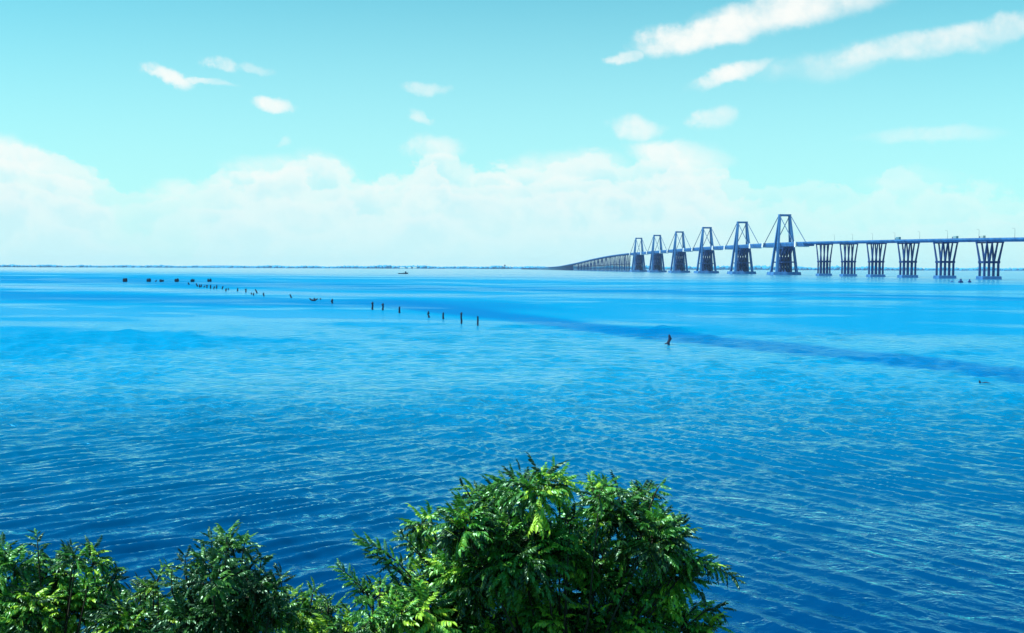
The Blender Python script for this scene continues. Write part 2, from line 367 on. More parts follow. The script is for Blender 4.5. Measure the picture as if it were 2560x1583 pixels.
tag(fw, 'low blue-green belt of trees along the far shore at the horizon', 'woods', kind='stuff')

WHITE = pmat('white_wall', (.75, .8, .8), .8)
def shed(px, wpx, hpx, label, dist=8160):
    p = at(px, 672, dist); t = empty('warehouse', (p.x, p.y, 1.0)); tag(t, label, 'warehouse', 'pale warehouses on the far shore')
    w_ = wpx*dist/F_PX; h_ = hpx*dist/F_PX
    m = MB(); m.box(-w_/2, w_/2, -9, 9, 0, h_*.75); m.build('wall', WHITE, t)
    m = MB(); m.hull([(-w_/2-1, -10, h_*.75), (w_/2+1, -10, h_*.75), (w_/2+1, 10, h_*.75), (-w_/2-1, 10, h_*.75)], [(-w_/2, -.5, h_), (w_/2, -.5, h_), (w_/2, .5, h_), (-w_/2, .5, h_)]); m.build('roof', pmat('shed_roof', (.45, .6, .62), .7), t)
shed(1006, 13, 3.2, 'leftmost pale warehouse on the far shore above the motor boat')
shed(1024, 7, 3.6, 'middle pale warehouse on the far shore right of the widest one')
shed(1037, 9, 4.0, 'rightmost and tallest pale warehouse on the far shore')
p = at(1262, 672, 8160); t = empty('water_tower', (p.x, p.y, 1)); tag(t, 'small dark water tower rising above the far shore treeline', 'water tower')
m = MB(); m.box(-3, 3, -3, 3, 0, 24, .6, .6); m.build('shaft', CONC2, t)
m = MB(); m.tube([(0, 0, 24), (0, 0, 26), (0, 0, 33), (0, 0, 35)], [3, 6, 6, 2], 10); m.build('tank', CONC2, t)

# ------------------------------------------------------------------ bridge
BZ = [500, 1509, 1744, 1979, 2214, 2449, 2684, 8400]; BX = [466, 416, 406, 390, 375, 359.5, 344, -33]
HZ = [500, 862, 920, 1509, 2000, 2684, 2897, 3185, 3537, 3977, 4540, 5290, 6330, 8400]
HH = [27.5, 36.2, 37.8, 48.8, 51.6, 51.6, 51, 47.5, 39.8, 28, 16.6, 11.8, 9, 7]
bx = lambda y: float(np.interp(y, BZ, BX)); bh = lambda y: float(np.interp(y, HZ, np.array(HH)))
def bh(y):   # smooth the vertical curve
    return float(np.mean([np.interp(y+o, HZ, HH) for o in (-120, -60, 0, 60, 120)])) if y < 8200 else float(np.interp(y, HZ, HH))
def heading(y): return math.atan2(-(bx(y+60)-bx(y-60)), 120)
bridge = empty('bridge', (bx(1509), 1509, 0))
tag(bridge, 'long blue-grey concrete cable-stayed bridge with six tall portal towers and splayed piers crossing the lake', 'bridge')
BO = Vector((bx(1509), 1509, 0))
def sweep(name, y0, y1, step, prof, mat):
    """profile: list of (x offset, z offset from deck top)"""
    ys = np.arange(y0, y1+.1, step); m = MB(); n = len(prof)
    for yy in ys:
        for (ox, oz) in prof: m.v.append((bx(yy)+ox-BO.x, yy-BO.y, bh(yy)+oz))
    for a in range(len(ys)-1):
        for k in range(n): m.f.append((a*n+k, a*n+(k+1) % n, (a+1)*n+(k+1) % n, (a+1)*n+k))
    m.f.append(tuple(range(n))); m.f.append(tuple((len(ys)-1)*n+k for k in range(n)))
    return m.build(name, mat, bridge)
GIR = [(-8.7, 0), (8.7, 0), (8.7, -.5), (7, -2.5), (-7, -2.5), (-8.7, -.5)]
BIG = [(-8.7, 0), (8.7, 0), (8.7, -.8), (7.2, -5), (-7.2, -5), (-8.7, -.8)]
sweep('approach_deck', 520, 1401, 20, GIR, CONC)
sweep('main_deck', 1401.2, 2790, 20, BIG, CONC)
sweep('approach_deck', 2790.2, 5000, 20, GIR, CONC)
sweep('low_deck', 5000.2, 8300, 50, [(-8.7, 0), (8.7, 0), (8.7, -1.6), (-8.7, -1.6)], CONC)
sweep('roadway', 520, 5000, 20, [(-7.9, .06), (7.9, .06), (7.9, .003), (-7.9, .003)], ASPH)
sweep('parapet', 520, 5000, 20, [(-8.7, .003), (-8.7, 1.1), (-8.4, 1.1), (-8.4, .003)][::-1], CONC)
sweep('parapet', 520, 5000, 20, [(8.4, .003), (8.4, 1.1), (8.7, 1.1), (8.7, .003)][::-1], CONC)

def pylon(yc):
    rz = heading(yc); t = empty('pylon', (bx(yc)-BO.x, yc-BO.y, 0), rz, bridge)
    H = 92.5; dk = bh(yc)
    for sx in (-1, 1):
        for sy in (-1, 1):
            m = MB(); m.beam((sx*15.2, sy*13.5, 4.5), (sx*7.6, sy*1.6, H-3), 3.6, 4.2, 2.6, 2.8)
            m.build('tower_leg', CONC, t)
    m = MB(); m.box(-9.2, 9.2, -3.4, 3.4, H-3.002, H); m.build('crown_beam', CONC, t, .15)
    for sy in (-1, 1):
        m = MB(); yy = sy*(1.6+11.9*(H-3-dk+7)/(H-7.5)); xx = 7.6+7.6*(H-3-dk+7)/(H-7.5)
        m.beam((-xx, yy, dk-7.5), (xx, yy, dk-7.5), 3, 2.4)
        m.build('portal_beam', CONC, t)
    for k in range(4):
        m = MB(); x0 = -6.6+k*4.4; mid = 22.0
        for s_ in (-1, 1):
            m.beam((x0, s_*13, 4.5), (x0, -s_*19, dk-5.1), 2.7, 3.6, 2.4, 3.0)
            m.beam((x0, s_*5, 4.5), (x0, s_*8, dk-5.1), 2.5, 2.6)
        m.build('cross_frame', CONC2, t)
    m = MB(); m.box(-9, 9, -20, 20, 18.5, 20.5); m.build('tie_slab', CONC2, t)
    m = MB(); m.box(-22, 22, -18, 18, -3, 4.5, 1.2, 1.2); m.build('pile_cap', CONC, t, .2)
    for sy in (-1, 1):
        m = MB(); m.box(-10.4, 10.4, sy*79-2.2, sy*79+2.2, bh(yc+sy*79)-6.2, bh(yc+sy*79)-5.03); m.build('anchor_beam', WHITE, t)
        for sx in (-1, 1):
            m = MB(); m.tube([(sx*8.4, sy*1.5, H-1.6), (sx*9.3, sy*79, bh(yc+sy*79)-5.0)], [.62, .62], 8)
            m.build('stay_cable', STAY, t)
            m = MB(); m.box(sx*9.6-.9, sx*9.6+.9, sy*79-2.4, sy*79+2.4, bh(yc+sy*79)-5.0, bh(yc+sy*79)+2.2, .3, .6); m.build('cable_anchor', WHITE, t)
for k in range(6): pylon(1509+235*k)

def v_pier(yc, small=False):
    t = empty('pier', (bx(yc)-BO.x, yc-BO.y, 0), heading(yc), bridge)
    top = bh(yc)-2.5; cap = 3.0; mid = cap+(top-cap)*.41
    for k in range(4):
        xb = (-1.5+k)*4.4; xt = (-1.5+k)*5.0
        for s_ in (-1, 1):
            m = MB(); m.beam((xb, s_*4.1, cap), (xb, s_*4.1, mid), 1.7, 1.6, 1.6, 1.5)
            m.beam((xb, s_*4.1, mid+.003), (xt, s_*9.2, top-1.2), 1.6, 1.7, 1.15, 1.2)
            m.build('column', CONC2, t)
    m = MB()
    for s_ in (-1, 1): m.box(-7.9, 7.9, s_*4.1-1.1, s_*4.1+1.1, mid-1.1, mid+1.0)
    for k in range(4): x0 = (-1.5+k)*4.4; m.box(x0-.6, x0+.6, -2.98, 2.98, mid-.9, mid+.8)
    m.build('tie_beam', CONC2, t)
    for s_ in (-1, 1):
        m = MB(); m.box(-8.3, 8.3, s_*9.2-.9, s_*9.2+.9, top-1.197, top-.01); m.build('cap_beam', CONC2, t)
    m = MB(); m.box(-9.5, 9.5, -6.5, 6.5, -3, cap, .5, .5); m.build('pile_cap', CONC, t, .2)
for yy in (665, 750, 835, 920, 1004, 1088, 1172, 1256, 1341): v_pier(yy)
for k in range(14): v_pier(2850+85*k)
def bent(yc):
    t = empty('trestle_bent', (bx(yc)-BO.x, yc-BO.y, 0), heading(yc), bridge); top = bh(yc)-(2.5 if yc < 5000 else 1.6)
    for k in range(4):
        m = MB(); m.beam((-6.6+4.4*k, 0, 1.5), (-6.6+4.4*k, 0, top-1.4), 1.4, 1.6); m.build('column', CONC2, t)
    m = MB(); m.box(-8.4, 8.4, -1.2, 1.2, top-1.397, top-.01); m.build('cap_beam', CONC2, t)
    m = MB(); m.box(-9, 9, -2.2, 2.2, -2, 1.5); m.build('pile_cap', CONC2, t)
for k in range(60): bent(4050+46.6*k if k < 60 else 0)

# lamp posts on the deck
LP = []
for k, yy in enumerate((893, 955, 1017, 1079, 1141, 1203, 1265, 1327)):
    t = empty('street_lamp', (bx(yy)+8.15, yy, bh(yy)+.06))
    tag(t, ['thin street lamp on the bridge deck above the rightmost pier', 'thin street lamp on the deck between the two rightmost piers',
            'street lamp on the deck above the second pier from the right', 'street lamp on the deck between second and third piers from the right',
            'street lamp on the deck near the third pier from the right', 'street lamp on the deck between third and fourth piers from the right',
            'street lamp on the deck near the fifth pier from the right', 'farthest street lamp, on the deck by the pier next to the tallest tower'][k], 'street lamp', 'street lamps along the bridge deck')
    m = MB(); m.tube([(0, 0, 0), (0, 0, 4), (0, 0, 9), (-.5, 0, 9.5), (-1.6, 0, 9.7)], [.2, .16, .12, .1, .08], 6); m.build('pole', METAL, t)
    m = MB(); m.box(-2.5, -1.6, -.2, .2, 9.6, 9.8, .1, .05); m.build('lamp_head', METAL, t)
# trucks crossing
def truck(yy, lane, col, label, L=9.5, H=2.9):
    t = empty('truck', (bx(yy)+lane, yy, bh(yy)+.064), heading(yy)); tag(t, label, 'truck', 'trucks crossing the bridge')
    mt = pmat('truck_paint', col, .4)
    m = MB(); m.box(-1.2, 1.2, -L/2, L/2-2.4, .9, .9+H, .02, .02); m.build('cargo_box', mt, t, .05)
    m = MB(); m.box(-1.1, 1.1, L/2-2.2, L/2, .6, 2.9, .08, .3); m.build('cab', pmat('cab_paint', (.1, .12, .2), .4), t, .08)
    for ax in (-L/2+1.2, -L/2+2.4, L/2-1.1):
        for sx in (-1, 1):
            m = MB(); m.tube([(sx*.85, ax, .5), (sx*1.15, ax, .5)], [.5, .5], 12); m.build('wheel', WOODM, t)
truck(1106, -4, (.1, .25, .35), 'blue box truck on the deck above the third pier from the right', 11, 3.0)
truck(977, -4, (.2, .35, .4), 'grey-blue box truck on the deck between the two rightmost piers', 9, 2.5)
truck(926, -4, (.35, .45, .45), 'pale box truck on the deck above the rightmost pier', 8, 2.4)

# ------------------------------------------------------------------ ruined jetty posts
def post(px, py, h_px, label, lean=(0, 0), r=.22, style='plain', cat='post', dist_k=1):
    p = on_water(px, py); Yd = p.y; hgt = h_px*Yd/F_PX
    name = 'wooden_post'; m = MB(); L = lean[0]*Yd/F_PX
    jit = lambda s: random.uniform(-s, s)*r
    path = [(-L*.15, 0, -1.2), (0, 0, 0), (L*.3+jit(.3), jit(.3), hgt*.33), (L*.68+jit(.3), jit(.3), hgt*.68), (L, 0, hgt)]
    rads = [r*1.05, r, r*.95, r*.9, r*.82]
    if style == 'waist':
        path.insert(3, (L*.5-r*.9, 0, hgt*.5)); rads = [r, r*1.1, r*.9, r*.6, r*1.3, r*.7]
    if style == 'snag':
        path[2] = (-r*.2, 0, hgt*.3); path[3] = (L+r*.5, 0, hgt*.6); rads = [r, r*1.0, r*1.1, r*1.25, r*.8]
    m.tube(path, rads, 9)
    # splintered top
    tx, ty, tz = path[-1]
    for k in range(4):
        a = k*1.6+random.random(); q = r*.5
        m.tube([(tx+math.cos(a)*q, ty+math.sin(a)*q, tz-.05), (tx+math.cos(a)*q*1.15, ty+math.sin(a)*q*1.15, tz+r*random.uniform(.3, 1.1))], [r*.32, r*.1], 5)
    if style == 'knob': m.tube([(tx, ty, tz+.02), (tx-.02, ty, tz+r*.7), (tx+r*.3, ty, tz+r*1.5), (tx, ty, tz+r*2.3)], [r*1.25, r*1.45, r*.7, r*.35], 8)
    if style == 'cap': m.tube([(tx-r*1.7, ty, tz+r*.3), (tx+r*1.5, ty, tz+r*.55)], [r*.6, r*.5], 7)
    if style == 'snag':
        m.tube([(r*.6, 0, hgt*.55), (r*2.6, 0, hgt*.68)], [r*.6, r*.3], 6); m.tube([(-r*.5, 0, hgt*.25), (-r*3, 0, hgt*.12)], [r*.6, r*.4], 6)
    if style == 'fork':
        m.tube([(0, 0, .1), (-r*3.5, 0, hgt*.5), (-r*5, 0, hgt*1.2)], [r, r*.8, r*.5], 7); m.tube([(0, 0, hgt*.2), (r*3.5, 0, hgt*1.0)], [r*.9, r*.6], 7)
    if style == 'log': m.tube([(r, 0, hgt*.1), (r*5, -.1, .12), (23*Yd/F_PX, -.4, .03)], [r*.7, r*.55, r*.3], 7)
    o = m.build(name, WOODM, None, smooth_=False); o.location = (p.x, p.y, 0)
    tag(o, label, cat, 'dark wooden posts of the ruined jetty')
    return o
def z4(x, y): return 280+x/5.82, 640+y/5.82
def z5(x, y): return 680+x/4.366, 660+y/4.366
P = [
 (*z4(1120, 420), 5, (-2, 0), 'plain', 'short leaning stub below the gap between the last two pile clusters'),
 (*z4(1245, 447), 7, (-3, 0), 'plain', 'post leaning left, first of the dense far row of posts'),
 (*z4(1275, 460), 6.5, (0, 0), 'plain', 'upright post, left one of the tight pair in the far row'),
 (*z4(1296, 455), 6, (1, 0), 'plain', 'post, right one of the tight pair in the far row'),
 (*z4(1335, 458), 3.4, (2, 0), 'plain', 'low stub slanting right after the tight pair'),
 (*z4(1382, 468), 6, (0, 0), 'cap', 'capped post in the middle of the dense far row'),
 (*z4(1435, 477), 8.4, (0, 0), 'plain', 'tall thin post in the middle of the dense far row'),
 (*z4(1480, 482), 6, (1.5, 0), 'waist', 'crooked post between the two tall ones of the far row'),
 (*z4(1520, 475), 8.2, (.5, 0), 'plain', 'tall post right of the crooked one in the far row'),
 (*z4(1603, 482), 6.5, (2, 0), 'plain', 'post leaning right at the end of the dense far row'),
 (*z4(1658, 515), 6.5, (.5, 0), 'waist', 'bent post standing nearer than its low neighbour'),
 (*z4(1692, 492), 3.2, (0, 0), 'plain', 'very low stub behind and right of the bent post'),
 (*z4(1825, 512), 7.2, (1, 0), 'plain', 'lone straight post between the dense row and the capped one'),
 (*z4(1948, 530), 7.4, (0, 0), 'cap', 'lone capped post left of the two small stubs'),
 (*z4(2028, 560), 3.2, (0, 0), 'plain', 'round low stub left of the slanting post'),
 (*z4(2060, 576), 5.5, (0, 0), 'plain', 'thin short stub below the slanting post'),
 (*z4(2112, 545), 9.5, (-4.5, 0), 'plain', 'strongly slanting post leaning left above the small stubs'),
 (*z4(2212, 588), 8, (-1.5, 0), 'waist', 's-shaped worn post right of the slanting one'),
 (*z5(212, 372), 8.5, (-3.5, 0), 'plain', 'isolated post leaning left between the far row and the forked snag'),
 (*z5(462, 405), 6, (0, 0), 'fork', 'low forked tangle of broken timber in the slick'),
 (*z5(528, 390), 3, (0, 0), 'plain', 'tiny stub just right of the forked timber'),
 (*z5(657, 433), 10, (0, 0), 'waist', 'narrow-topped post right of the forked timber'),
 (*z5(1097, 502), 15, (0, 0), 'knob', 'knob-topped post, left of the middle three'),
 (*z5(1210, 507), 13, (0, 0), 'knob', 'stubbier knob-topped post, second of the middle three'),
 (*z5(1392, 537), 15, (0, 0), 'plain', 'plain slender post, right one of the middle three'),
 (*z5(1712, 586), 15, (-1, 0), 'waist', 'hunched crooked post left of the near three'),
 (*z5(1870, 604), 15.5, (0, 0), 'plain', 'thick flat-topped post, left of the near three'),
 (*z5(2067, 655), 24, (0, 0), 'knob', 'tallest post with a pointed knob, middle of the near three'),
 (*z5(2245, 670), 22, (0, 0), 'plain', 'tall tapered post, rightmost of the near three'),
 (1671.5, 863, 25, (1.5, 0), 'snag', 'lone gnarled snag with side stubs in the open water right of centre'),
 (2451, 959, 6.5, (-2, 0), 'log', 'short snag with a floating log near the right edge of the water'),
]
for (px, py, h_, ln, st, lab) in P:
    d = on_water(px, py).y; wpx = 3.0 if py < 750 else 4.2
    if st == 'snag': wpx = 5.6
    post(px, py, h_, lab, ln, wpx*.5*d/F_PX*1.15, st)
# pile clusters of the old pier head
def cluster(px, py, wpx, hpx, label, gaps=(), seed=0):
    p = on_water(px, py); k = p.y/F_PX; w_ = wpx*k; h_ = hpx*k; rr = random.Random(seed)
    t = empty('pile_cluster', (p.x, p.y, 0)); tag(t, label, 'pile cluster', 'pile clusters of the old jetty head')
    n = 5
    for i in range(n):
        for j in range(2):
            if (i, j) in gaps: continue
            x_ = -w_/2+w_*(i+.5)/n; hh = h_*rr.uniform(.72, 1.1)
            m = MB(); m.tube([(x_, j*.9-.45, -1), (x_, j*.9-.45, hh*.6), (x_+rr.uniform(-.06, .06), j*.9-.45, hh)], [.17*w_/1.9, .17*w_/1.9, .14*w_/1.9], 8); m.build('pile', WOODM, t)
    m = MB(); m.box(-w_/2, w_/2, -.75, .75, h_*.25, h_*.66); m.build('cap_block', WOODM, t, .03)
for i, (x_, wz, hz_, lab, gp) in enumerate([
    (190, 9.5, 9, 'leftmost dark pile cluster with one spike at its left', ()),
    (535, 9, 9, 'second dark pile cluster from the left, notched on top', ((1, 0), (1, 1))),
    (722, 9, 6, 'lowest and most broken pile cluster, between second and fourth', ((3, 0), (3, 1))),
    (942, 9, 8.6, 'fourth pile cluster from the left with rounded top', ()),
    (1172, 8.6, 7.4, 'fifth pile cluster, straight above the short leaning stub', ((2, 0),)),
    (1418, 9, 8, 'rightmost pile cluster of the old jetty head', ((2, 0), (2, 1)))]):
    px, py = z4(x_, 378); cluster(px, py, wz, hz_, lab, gp, i)
post(*z4(630, 376), 3.2, 'low slanting stub between the second and third pile clusters', (3, 0), .35)
# mooring blocks beside the last piers
def dolphin(px, py, wpx, hpx, label, mat=CONC2):
    p = on_water(px, py); k = p.y/F_PX; w_ = wpx*k; h_ = hpx*k
    t = empty('mooring_block', (p.x, p.y, 0)); tag(t, label, 'mooring block', 'mooring blocks by the bridge piers')
    m = MB(); m.box(-w_/2, w_/2, -w_/2, w_/2, -2, h_*.45, w_*.06, w_*.06); m.build('base', mat, t, .1)
    m = MB(); m.tube([(0, 0, h_*.45+.003), (0, 0, h_*.8), (0, 0, h_)], [w_*.3, w_*.27, w_*.18], 10); m.build('bollard', mat, t)
dolphin(2401.6, 707, 9.5, 10, 'larger dark mooring block left of the rightmost bridge pier')
dolphin(2423.8, 706.5, 7, 8.5, 'smaller dark mooring block nearest the rightmost bridge pier')
dolphin(2379, 705.5, 8, 3.6, 'low pale mooring block in front of the second pier from the right', CONC)

# ------------------------------------------------------------------ boat
p = on_water(1008, 685); t = empty('motor_boat', (p.x, p.y, 0)); tag(t, 'small dark motor boat with a low wheelhouse far out under the shore', 'boat')
BOATM = pmat('dark_hull', (.01, .02, .06), .5)
m = MB(); L = 14.0
secs = [(-7, 1.5, .1, 1.15), (-4, 1.9, -.3, 1.1), (0, 2.0, -.4, 1.15), (4, 1.6, -.3, 1.5), (6.2, .8, 0, 1.9), (7.2, .08, .9, 2.15)]
rings = [[(x_, -b_, zt), (x_, -b_*.8, zb), (x_, b_*.8, zb), (x_, b_, zt)] for x_, b_, zb, zt in secs]
for a_, b_ in zip(rings[:-1], rings[1:]): m.hull(a_, b_, cap=False)
m.f.append((0, 1, 2, 3)); m.build('hull', BOATM, t)
m = MB(); m.box(2.4, 4.6, -1.1, 1.1, 1.3, 3.5, .2, .1); m.build('wheelhouse', BOATM, t, .05)
m = MB(); m.tube([(.2, 0, 1.1), (.2, 0, 2.9)], [.25, .2], 6); m.box(-6.6, 2.3, -1.3, 1.3, .9, 1.2); m.build('deck', BOATM, t)
# ------------------------------------------------------------------ foreground trees
def leaf_mat(name, a, b_, c_):
    m = bpy.data.materials.new(name); m.use_nodes = True; nt = m.node_tree; b = nt.nodes['Principled BSDF']
    at_ = N(nt, 'ShaderNodeAttribute', attribute_name='leaf_tone')
    col = mixc(nt, smooth(nt, at_.outputs['Fac'], .15, .75), a, b_); col = mixc(nt, smooth(nt, at_.outputs['Fac'], .75, 1.05), col, c_)
    nt.links.new(col, b.inputs['Base Color']); b.inputs['Roughness'].default_value = .36; b.inputs['Specular IOR Level'].default_value = .75; b.inputs['Specular Tint'].default_value = (.55, 1, .75, 1)
    tr = N(nt, 'ShaderNodeBsdfTranslucent'); nt.links.new(mixc(nt, 1, col, (1.1, 1.5, .5), 'MULTIPLY'), tr.inputs[0])
    mx = N(nt, 'ShaderNodeMixShader'); mx.inputs[0].default_value = .16
    nt.links.new(b.outputs[0], mx.inputs[1]); nt.links.new(tr.outputs[0], mx.inputs[2]); nt.links.new(mx.outputs[0], nt.nodes['Material Output'].inputs[0])
    return m
LEAF = leaf_mat('leaf_green', (.004, .025, .006), (.06, .26, .03), (.36, .62, .05))
LEAFB = leaf_mat('leaf_bright', (.003, .025, .006), (.04, .17, .015), (.26, .46, .03))
LEAFD = leaf_mat('leaf_dark', (.003, .02, .006), (.012, .07, .012), (.08, .24, .03))
BARK = pmat('bark', (.045, .045, .035), .9, (.02, .022, .016), 9, .01)

# leaflet: 8 vertices, folded along the midrib, tip drooping
def leaflet(Lf, Wf, fold, droop):
    xs = [0, .28, .28, .28, .68, .68, .68, 1.0]; ys = [0, -.46, 0, .46, -.40, 0, .40, 0]
    v_ = np.array([[x_*Lf, y_*Wf, -abs(y_)*Wf*fold*-1 - droop*Lf*x_*x_] for x_, y_ in zip(xs, ys)])
    return v_
LFACES = [(0, 1, 2), (0, 2, 3), (1, 4, 5, 2), (2, 5, 6, 3), (4, 7, 5), (5, 7, 6)]
def rotm(axis, a):
    axis = np.asarray(axis, float); axis /= np.linalg.norm(axis)+1e-9; K = np.array([[0, -axis[2], axis[1]], [axis[2], 0, -axis[0]], [-axis[1], axis[0], 0]])
    return np.eye(3)+math.sin(a)*K+(1-math.cos(a))*K@K
def make_leaf(r, length=.21, pairs=7, lf=.058, droop=.9):
    """pinnate leaf growing along +x, up = +z"""
    vs = []; 
    for i in range(pairs):
        s_ = (.2+.75*i/(pairs-1)); x_ = s_*length; z_ = -droop*.35*length*s_*s_
        size = lf*(1-.35*abs(s_-.55)/.45)*r.uniform(.85, 1.12)
        for sd_ in (-1, 1):
            v_ = leaflet(size, size*.46, .35, .35)
            v_ = v_@rotm((1, 0, 0), r.uniform(-.35, .35)).T
            v_ = v_@rotm((0, 1, 0), r.uniform(.25, .85)).T               # hang down
            v_ = v_@rotm((0, 0, 1), sd_*(1.1+r.uniform(-.2, .15))).T
            vs.append(v_+np.array([x_, 0, z_]))
    v_ = leaflet(lf, lf*.44, .35, .3)@rotm((0, 1, 0), .6).T
    vs.append(v_+np.array([length, 0, -droop*.35*length]))
    nl = len(vs); V = np.concatenate(vs)
    # rachis: thin triangular strip
    R0 = []; 
    for s_ in (0, .5, 1.0):
        for (dy, dz) in ((-.0018, 0), (.0018, 0), (0, .003)): R0.append((s_*length, dy, -droop*.35*length*s_*s_+dz))
    return V, nl, np.array(R0)
rr = random.Random(3)
TEMPL = [make_leaf(rr, rr.uniform(.17, .23), rr.choice((7, 8, 9)), rr.uniform(.06, .076), rr.uniform(.5, 1.7)) for _ in range(10)]

class Crown:
    def __init__(s): s.V = []; s.loops = []; s.starts = []; s.tone = []; s.nv = 0; s.nl = 0; s.tw = MB()
    def add_leaf(s, pos, direction, scale, tone, r):
        V, nl, R0 = TEMPL[r.randrange(len(TEMPL))]
        d = np.asarray(direction, float); d /= np.linalg.norm(d)
        up = np.array([0, 0, 1.]) if abs(d[2]) < .95 else np.array([1., 0, 0]); y_ = np.cross(up, d); y_ /= np.linalg.norm(y_); z_ = np.cross(d, y_)
        M_ = np.stack([d, y_, z_], 1)@rotm((1, 0, 0), r.uniform(-.5, .5))
        W = (V*scale)@M_.T+pos; s.V.append(W)
        base = s.nv+np.arange(nl)*8
        for f in LFACES:
            pass
        tri = np.array([f for f in LFACES if len(f) == 3]); qd = np.array([f for f in LFACES if len(f) == 4])
        T = (base[:, None, None]+tri[None]).reshape(-1, 3); Q = (base[:, None, None]+qd[None]).reshape(-1, 4)
        s.loops.append(T.ravel()); s.starts.append(s.nl+np.arange(len(T))*3); s.nl += T.size
        s.loops.append(Q.ravel()); s.starts.append(s.nl+np.arange(len(Q))*4); s.nl += Q.size
        s.tone.append(np.full(len(V), tone)+np.repeat(np.array([r.uniform(-.12, .12) for _ in range(nl)]), 8)); s.nv += len(V)
        W = (R0*scale)@M_.T+pos; s.V.append(W); b0 = s.nv
        for a_ in (0, 3):
            for k in range(3):
                q = [b0+a_+k, b0+a_+(k+1) % 3, b0+a_+3+(k+1) % 3, b0+a_+3+k]; s.loops.append(np.array(q)); s.starts.append(np.array([s.nl])); s.nl += 4
        s.tone.append(np.full(9, .9)); s.nv += 9
    def shoot(s, a, b, r, n=9, scale=1.0, tone=.5, droop=.0):
        a = Vector(a); b = Vector(b); d = b-a; L_ = d.length; dn = d.normalized()
        pts = [a+d*t_+Vector((0, 0, L_*(.10*math.sin(t_*math.pi)-droop*t_*t_))) for t_ in (0, .33, .66, 1)]
        s.tw.tube(pts, [.007, .0055, .004, .002], 4)
        side = dn.cross(Vector((.13, .27, 1))).normalized(); up = side.cross(dn)
        phase = r.uniform(0, 6.28); tone = tone+r.gauss(0, .3)
        for i in range(n):
            t_ = .15+.85*i/max(n-1, 1); q = t_*3; k = min(int(q), 2); p_ = pts[k].lerp(pts[k+1], q-k)
            ang = phase+i*2.4; out_ = side*math.cos(ang)+up*math.sin(ang)
            dd = out_*(.95-.45*t_)+dn*(.35+.55*t_)+Vector((0, 0, .12))
            s.add_leaf(np.array(p_), np.array(dd), scale*r.uniform(.78, 1.1)*(1-.3*t_*t_), min(max(tone+r.uniform(-.22, .22), 0), 1), r)
    def build(s, name, mat, parent):
        me = np_mesh(name, np.concatenate(s.V), loops=np.concatenate(s.loops).astype(np.int32), starts=np.concatenate(s.starts).astype(np.int32), smooth_=False)
        a = me.attributes.new('leaf_tone', 'FLOAT', 'POINT')
        tn = np.concatenate(s.tone).astype(np.float32)
        if len(me.vertices) == len(tn): a.data.foreach_set('value', tn)
        return link(name, me, mat, parent)

def tree(name, label, cat, Yd, base_px, clumps, sprigs, mat, seed, dens=1.0, scale=1.0, tone=.5, upright=0.0, depth=.55, group=None):
    """clumps: (px, py, radius px[, depth offset]) at distance Yd; shoots radiate from each clump's core"""
    r = random.Random(seed); k = Yd/F_PX
    bp_ = at(base_px, 1500, Yd); gz = float(bank_h(0, Yd))
    root = empty(name, (bp_.x, Yd, gz)); tag(root, label, cat, group)
    O = Vector((bp_.x, Yd, gz)); cr = Crown(); tk = MB()
    fork = Vector((bp_.x, Yd, gz+(at(base_px, 1583, Yd).z-gz)*.55))
    tk.tube([O-O+Vector((0, 0, -.2)), Vector((.03, 0, .3)), fork-O], [.06, .05, .042], 9)
    for ci, c in enumerate(clumps):
        px, py, rp = c[:3]; off = c[3] if len(c) > 3 else r.uniform(-depth, depth)
        cen = at(px, py, Yd+off); R0 = rp*k
        # limb
        f0 = fork-O; c0 = cen-O; mid_ = f0.lerp(c0, .5)+Vector((r.uniform(-.08, .08), r.uniform(-.08, .08), -.06))
        tk.tube([f0, mid_, c0], [.016, .010, .004], 6)
        n = max(5, int(dens*24*(R0/.30)**1.6))
        for j in range(n):
            z_ = r.uniform(-.75, 1); az = r.uniform(0, 6.283); h_ = math.sqrt(max(0, 1-z_*z_)); dv = Vector((h_*math.cos(az), h_*math.sin(az), z_))
            dv.z += upright; dv.normalize()
            tip = c0+dv*R0*r.uniform(.45, .95); st = c0+dv*R0*r.uniform(.05, .35)+Vector((r.uniform(-.3, .3), r.uniform(-.3, .3), r.uniform(-.25, .05)))*R0
            cr.shoot(st, tip, r, n=max(5, int(9*min((tip-st).length/.22, 1.4))), scale=scale*(.75 if R0 < .2 else 1), tone=tone+.15*math.sin(ci*2.1))
    for (x0, y0, x1, y1, sc_) in sprigs:
        a = at(x0, y0, Yd-.1)-O; b = at(x1, y1, Yd-.15)-O
        L_ = (b-a).length
        cr.shoot(a, b, r, n=int(16*L_/.3), scale=sc_*scale, tone=tone)
        tk.tube([(fork-O).lerp(a, .35), a, a.lerp(b, .6)], [.011, .006, .003], 5)
    crown = cr.build('crown', mat, root); tag(cr.tw.build('twigs', BARK, crown), kind='stuff')
    tk.build('trunk', BARK, root, smooth_=True)
    return root

BIGC = [(1345, 1234, 68), (1394, 1208, 40), (1290, 1220, 48), (1262, 1290, 85), (1200, 1248, 48), (1165, 1325, 72), (1068, 1305, 40), (1085, 1370, 66), (1300, 1385, 130, -.2),
        (1185, 1450, 120, -.1), (1415, 1360, 90, .2), (1530, 1290, 90, .1), (1608, 1245, 52), (1500, 1235, 46), (1622, 1350, 95, -.2), (1678, 1330, 44), (1672, 1430, 78, .1),
        (1500, 1445, 120, .3), (1350, 1530, 130, .2), (1610, 1545, 115, .1), (1130, 1560, 95, 0), (1725, 1570, 66, 0), (1050, 1455, 52), (1012, 1490, 50), (1062, 1530, 66), (1000, 1570, 62), (1075, 1430, 55), (1425, 1310, 40, -.3),
        (1230, 1650, 150, 0), (1480, 1660, 160, 0), (1680, 1670, 110, 0), (1350, 1780, 170, 0), (1550, 1800, 150, 0)]
